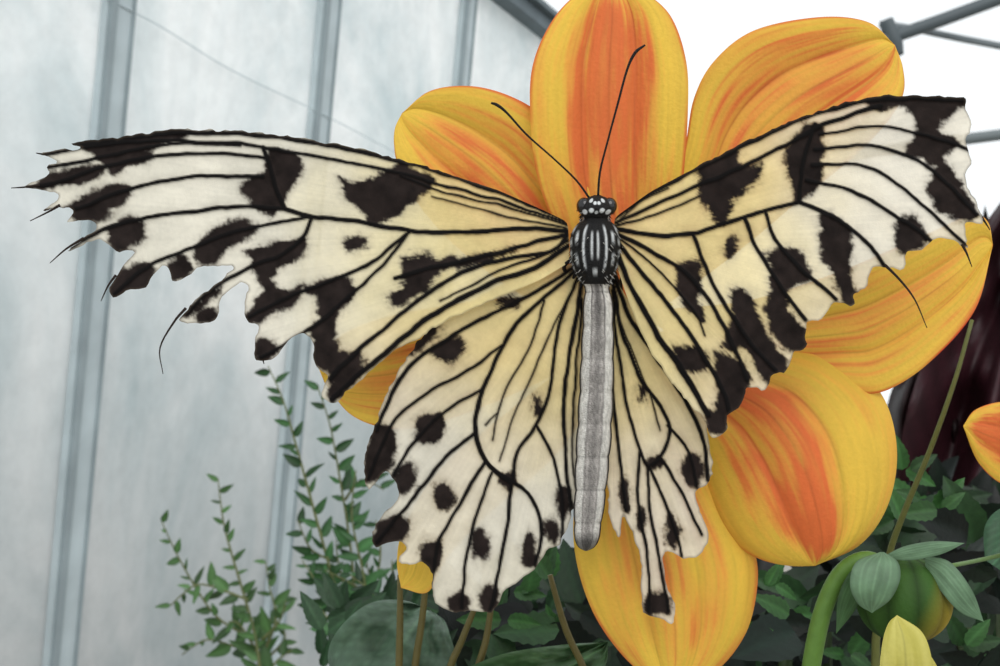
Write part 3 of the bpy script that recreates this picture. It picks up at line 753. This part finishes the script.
# ---------------------------------------------------------------- greenhouse
Y0 = 2.1
def wallpt(k, h, off=0.0):
    x = (-.346 + .132 * k) * Y0 + .09 * h; y = (1 + .2586 * k) * Y0 - .15
    n = Vector((.2586, -.132, 0)).normalized()
    return Vector((x, y, H + h)) + n * off
def eave(k): return (.444 + (2.318 - k) * .030) * Y0

m, nt, out = new_mat('greenhouse_film')
tc = nt.nodes.new('ShaderNodeTexCoord'); mp = nt.nodes.new('ShaderNodeMapping'); mp.inputs['Scale'].default_value = (1, 1, .55); mp.inputs['Rotation'].default_value = (.25, .3, 0)
nt.links.new(tc.outputs['Object'], mp.inputs['Vector'])
n1 = nt.nodes.new('ShaderNodeTexNoise'); n1.inputs['Scale'].default_value = 3; n1.inputs['Detail'].default_value = 9; n1.inputs['Roughness'].default_value = .6; n1.inputs['Distortion'].default_value = .6
nt.links.new(mp.outputs[0], n1.inputs['Vector'])
cr = nt.nodes.new('ShaderNodeValToRGB')
cr.color_ramp.elements[0].position = .34; cr.color_ramp.elements[1].position = .62
cr.color_ramp.elements[0].color = (*lin((204, 217, 220)), 1); cr.color_ramp.elements[1].color = (*lin((250, 253, 253)), 1)
nt.links.new(n1.outputs['Fac'], cr.inputs['Fac'])
n2 = nt.nodes.new('ShaderNodeTexNoise'); n2.inputs['Scale'].default_value = 26; n2.inputs['Detail'].default_value = 8; n2.inputs['Roughness'].default_value = .7
nt.links.new(tc.outputs['Object'], n2.inputs['Vector'])
mr = nt.nodes.new('ShaderNodeMapRange'); mr.inputs['From Min'].default_value = .3; mr.inputs['From Max'].default_value = .6; mr.inputs['To Min'].default_value = .9; mr.inputs['To Max'].default_value = 1.0
nt.links.new(n2.outputs['Fac'], mr.inputs['Value'])
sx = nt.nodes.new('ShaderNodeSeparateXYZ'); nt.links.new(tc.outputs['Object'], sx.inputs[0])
gr = nt.nodes.new('ShaderNodeMapRange'); gr.inputs['From Min'].default_value = H - .6; gr.inputs['From Max'].default_value = H + .45; gr.inputs['To Min'].default_value = .52; gr.inputs['To Max'].default_value = 1.0  # film colour darkens toward the floor, painted in place of light falloff
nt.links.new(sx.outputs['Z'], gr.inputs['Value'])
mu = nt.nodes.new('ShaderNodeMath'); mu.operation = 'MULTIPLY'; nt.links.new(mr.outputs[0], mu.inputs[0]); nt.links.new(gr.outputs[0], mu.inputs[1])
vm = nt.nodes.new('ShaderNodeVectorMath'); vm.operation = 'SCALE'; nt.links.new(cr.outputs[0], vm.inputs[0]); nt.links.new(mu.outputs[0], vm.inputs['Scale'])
df = nt.nodes.new('ShaderNodeBsdfDiffuse'); tr = nt.nodes.new('ShaderNodeBsdfTranslucent')
nt.links.new(vm.outputs[0], df.inputs['Color']); nt.links.new(vm.outputs[0], tr.inputs['Color'])
mx = nt.nodes.new('ShaderNodeMixShader'); mx.inputs[0].default_value = .35
nt.links.new(df.outputs[0], mx.inputs[1]); nt.links.new(tr.outputs[0], mx.inputs[2]); nt.links.new(mx.outputs[0], out.inputs['Surface'])
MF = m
MFR = flat_mat('aluminium_frame', (172, 184, 188), .55, 0.0, 14, .10)
MFD = flat_mat('frame_seal', (134, 146, 150), .6, 0.0, 14, .12)
MFE = flat_mat('gutter_steel', (92, 104, 110), .6, 0.0, 14, .15)

def plain(name, verts, faces, mat, parent=None):
    me = bpy.data.meshes.new(name); me.from_pydata([tuple(v) for v in verts], [], faces); me.materials.append(mat); me.update()
    o = bpy.data.objects.new(name, me); bpy.context.collection.objects.link(o)
    if parent is not None: o.parent = parent; o.matrix_parent_inverse = Matrix.Translation(-parent.location)
    return o
K0, K1 = -3.0, 4.45
kk = np.linspace(K0, K1, 40); vv = []
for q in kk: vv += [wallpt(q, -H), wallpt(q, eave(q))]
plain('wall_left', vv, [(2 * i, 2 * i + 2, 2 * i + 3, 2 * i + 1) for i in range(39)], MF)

def bar(vs, fs, a, b2, w, dep, side, nrm):
    n = len(vs)
    for p in (a, b2):
        for (i, j) in ((-1, 0), (1, 0), (1, 1), (-1, 1)): vs.append(p + side * (i * w / 2) + nrm * (j * dep))
    for q in ((0, 1, 5, 4), (1, 2, 6, 5), (2, 3, 7, 6), (3, 0, 4, 7), (0, 3, 2, 1), (4, 5, 6, 7)): fs.append(tuple(n + t for t in q))
along = Vector((.132, .2586, 0)).normalized(); wn = Vector((.2586, -.132, 0)).normalized()
fr = empty('greenhouse_frame', wallpt(0, 0))
v1, f1, v2, f2_ = [], [], [], []
for k in range(-3, 5):
    bar(v1, f1, wallpt(k, -H, .004), wallpt(k, eave(k), .004), .066, .014, along, wn)
    bar(v2, f2_, wallpt(k, -H, .018) + along * -.022, wallpt(k, eave(k), .018) + along * -.022, .014, .008, along, wn)
    bar(v2, f2_, wallpt(k, -H, .018) + along * .028, wallpt(k, eave(k), .018) + along * .028, .006, .004, along, wn)
plain('mullions', v1, f1, MFR, fr); plain('mullion_seals', v2, f2_, MFD, fr)
v1, f1 = [], []
bar(v1, f1, wallpt(K0, eave(K0), 0), wallpt(K1, eave(K1), 0), .04, .05, Vector((0, 0, 1)), wn)
bar(v1, f1, wallpt(K0, eave(K0) + .03, -.03), wallpt(K1, eave(K1) + .03, -.03), .016, .1, Vector((0, 0, 1)), wn)
plain('eave_gutter', v1, f1, MFE, fr)
b = Buf(); WC = lin((190, 202, 206))
tube(b, [wallpt(-.9, .62, .01), wallpt(0, .57, .02), wallpt(.5, .52, .01), wallpt(1, .48, .02), wallpt(1.7, .42, .02)], [.0013] * 5, WC, 6)
b.make('tie_wires', MS, fr)
rf = empty('greenhouse_roof_truss', P(900, 40, 2.2 * M))
b = Buf(); DK = lin((76, 84, 88))
q = 2.35 / 1200
tube(b, [P(700, 96, 2.2 * M), P(893, 37, 2.2 * M), P(1100, -38, 2.2 * M), P(1500, -180, 2.2 * M)], [6.5 * q] * 4, DK, 10)
tube(b, [P(880, 24, 2.25 * M), P(915, 29, 2.25 * M), P(1000, 46, 2.25 * M), P(1300, 100, 2.25 * M)], [3.5 * q] * 4, lin((110, 118, 122)), 8)
tube(b, [P(780, 165, 2.6 * M), P(975, 138, 2.6 * M), P(1200, 110, 2.6 * M), P(1500, 70, 2.6 * M)], [6.5 * q] * 4, lin((104, 112, 114)), 8)
tube(b, [P(886, 20, 2.2 * M), P(893, 40, 2.2 * M), P(898, 56, 2.2 * M)], [7 * q, 9 * q, 6 * q], DK, 8)
b.make('truss_tubes', MS, rf)

MG = flat_mat('pale_gravel', (150, 146, 138), .95, 0, 6, .2)
plain('ground', [(-8, -4, 0), (10, -4, 0), (10, 14, 0), (-8, 14, 0)], [(0, 1, 2, 3)], MG)

# ---------------------------------------------------------------- light
w = bpy.data.worlds.new('overcast'); bpy.context.scene.world = w; w.use_nodes = True
bg = w.node_tree.nodes['Background']; bg.inputs[0].default_value = (.94, .98, 1, 1); bg.inputs[1].default_value = 1.08
ld = bpy.data.lights.new('front_fill', 'SUN'); ld.energy = 1.65; ld.angle = math.radians(45); ld.color = (1, .98, .95)
lo = bpy.data.objects.new('front_fill_light', ld); bpy.context.collection.objects.link(lo)  # soft fill lamp added behind the camera to brighten the wings
lo.rotation_euler = Vector((.2, -.85, .8)).to_track_quat('Z', 'Y').to_euler(); lo.location = (-1, -3, 4)

# ---------------------------------------------------------------- camera
cd = bpy.data.cameras.new('camera'); co = bpy.data.objects.new('camera', cd); bpy.context.collection.objects.link(co)
co.location = (0, -.15, H); co.rotation_euler = (math.radians(90), 0, 0)
cd.sensor_width = 36; cd.lens = 36 * F / 1000; cd.clip_start = .005; cd.clip_end = 100
cd.dof.use_dof = True; cd.dof.focus_distance = .153; cd.dof.aperture_fstop = 80
bpy.context.scene.camera = co
bpy.context.scene.view_settings.view_transform = 'Standard'
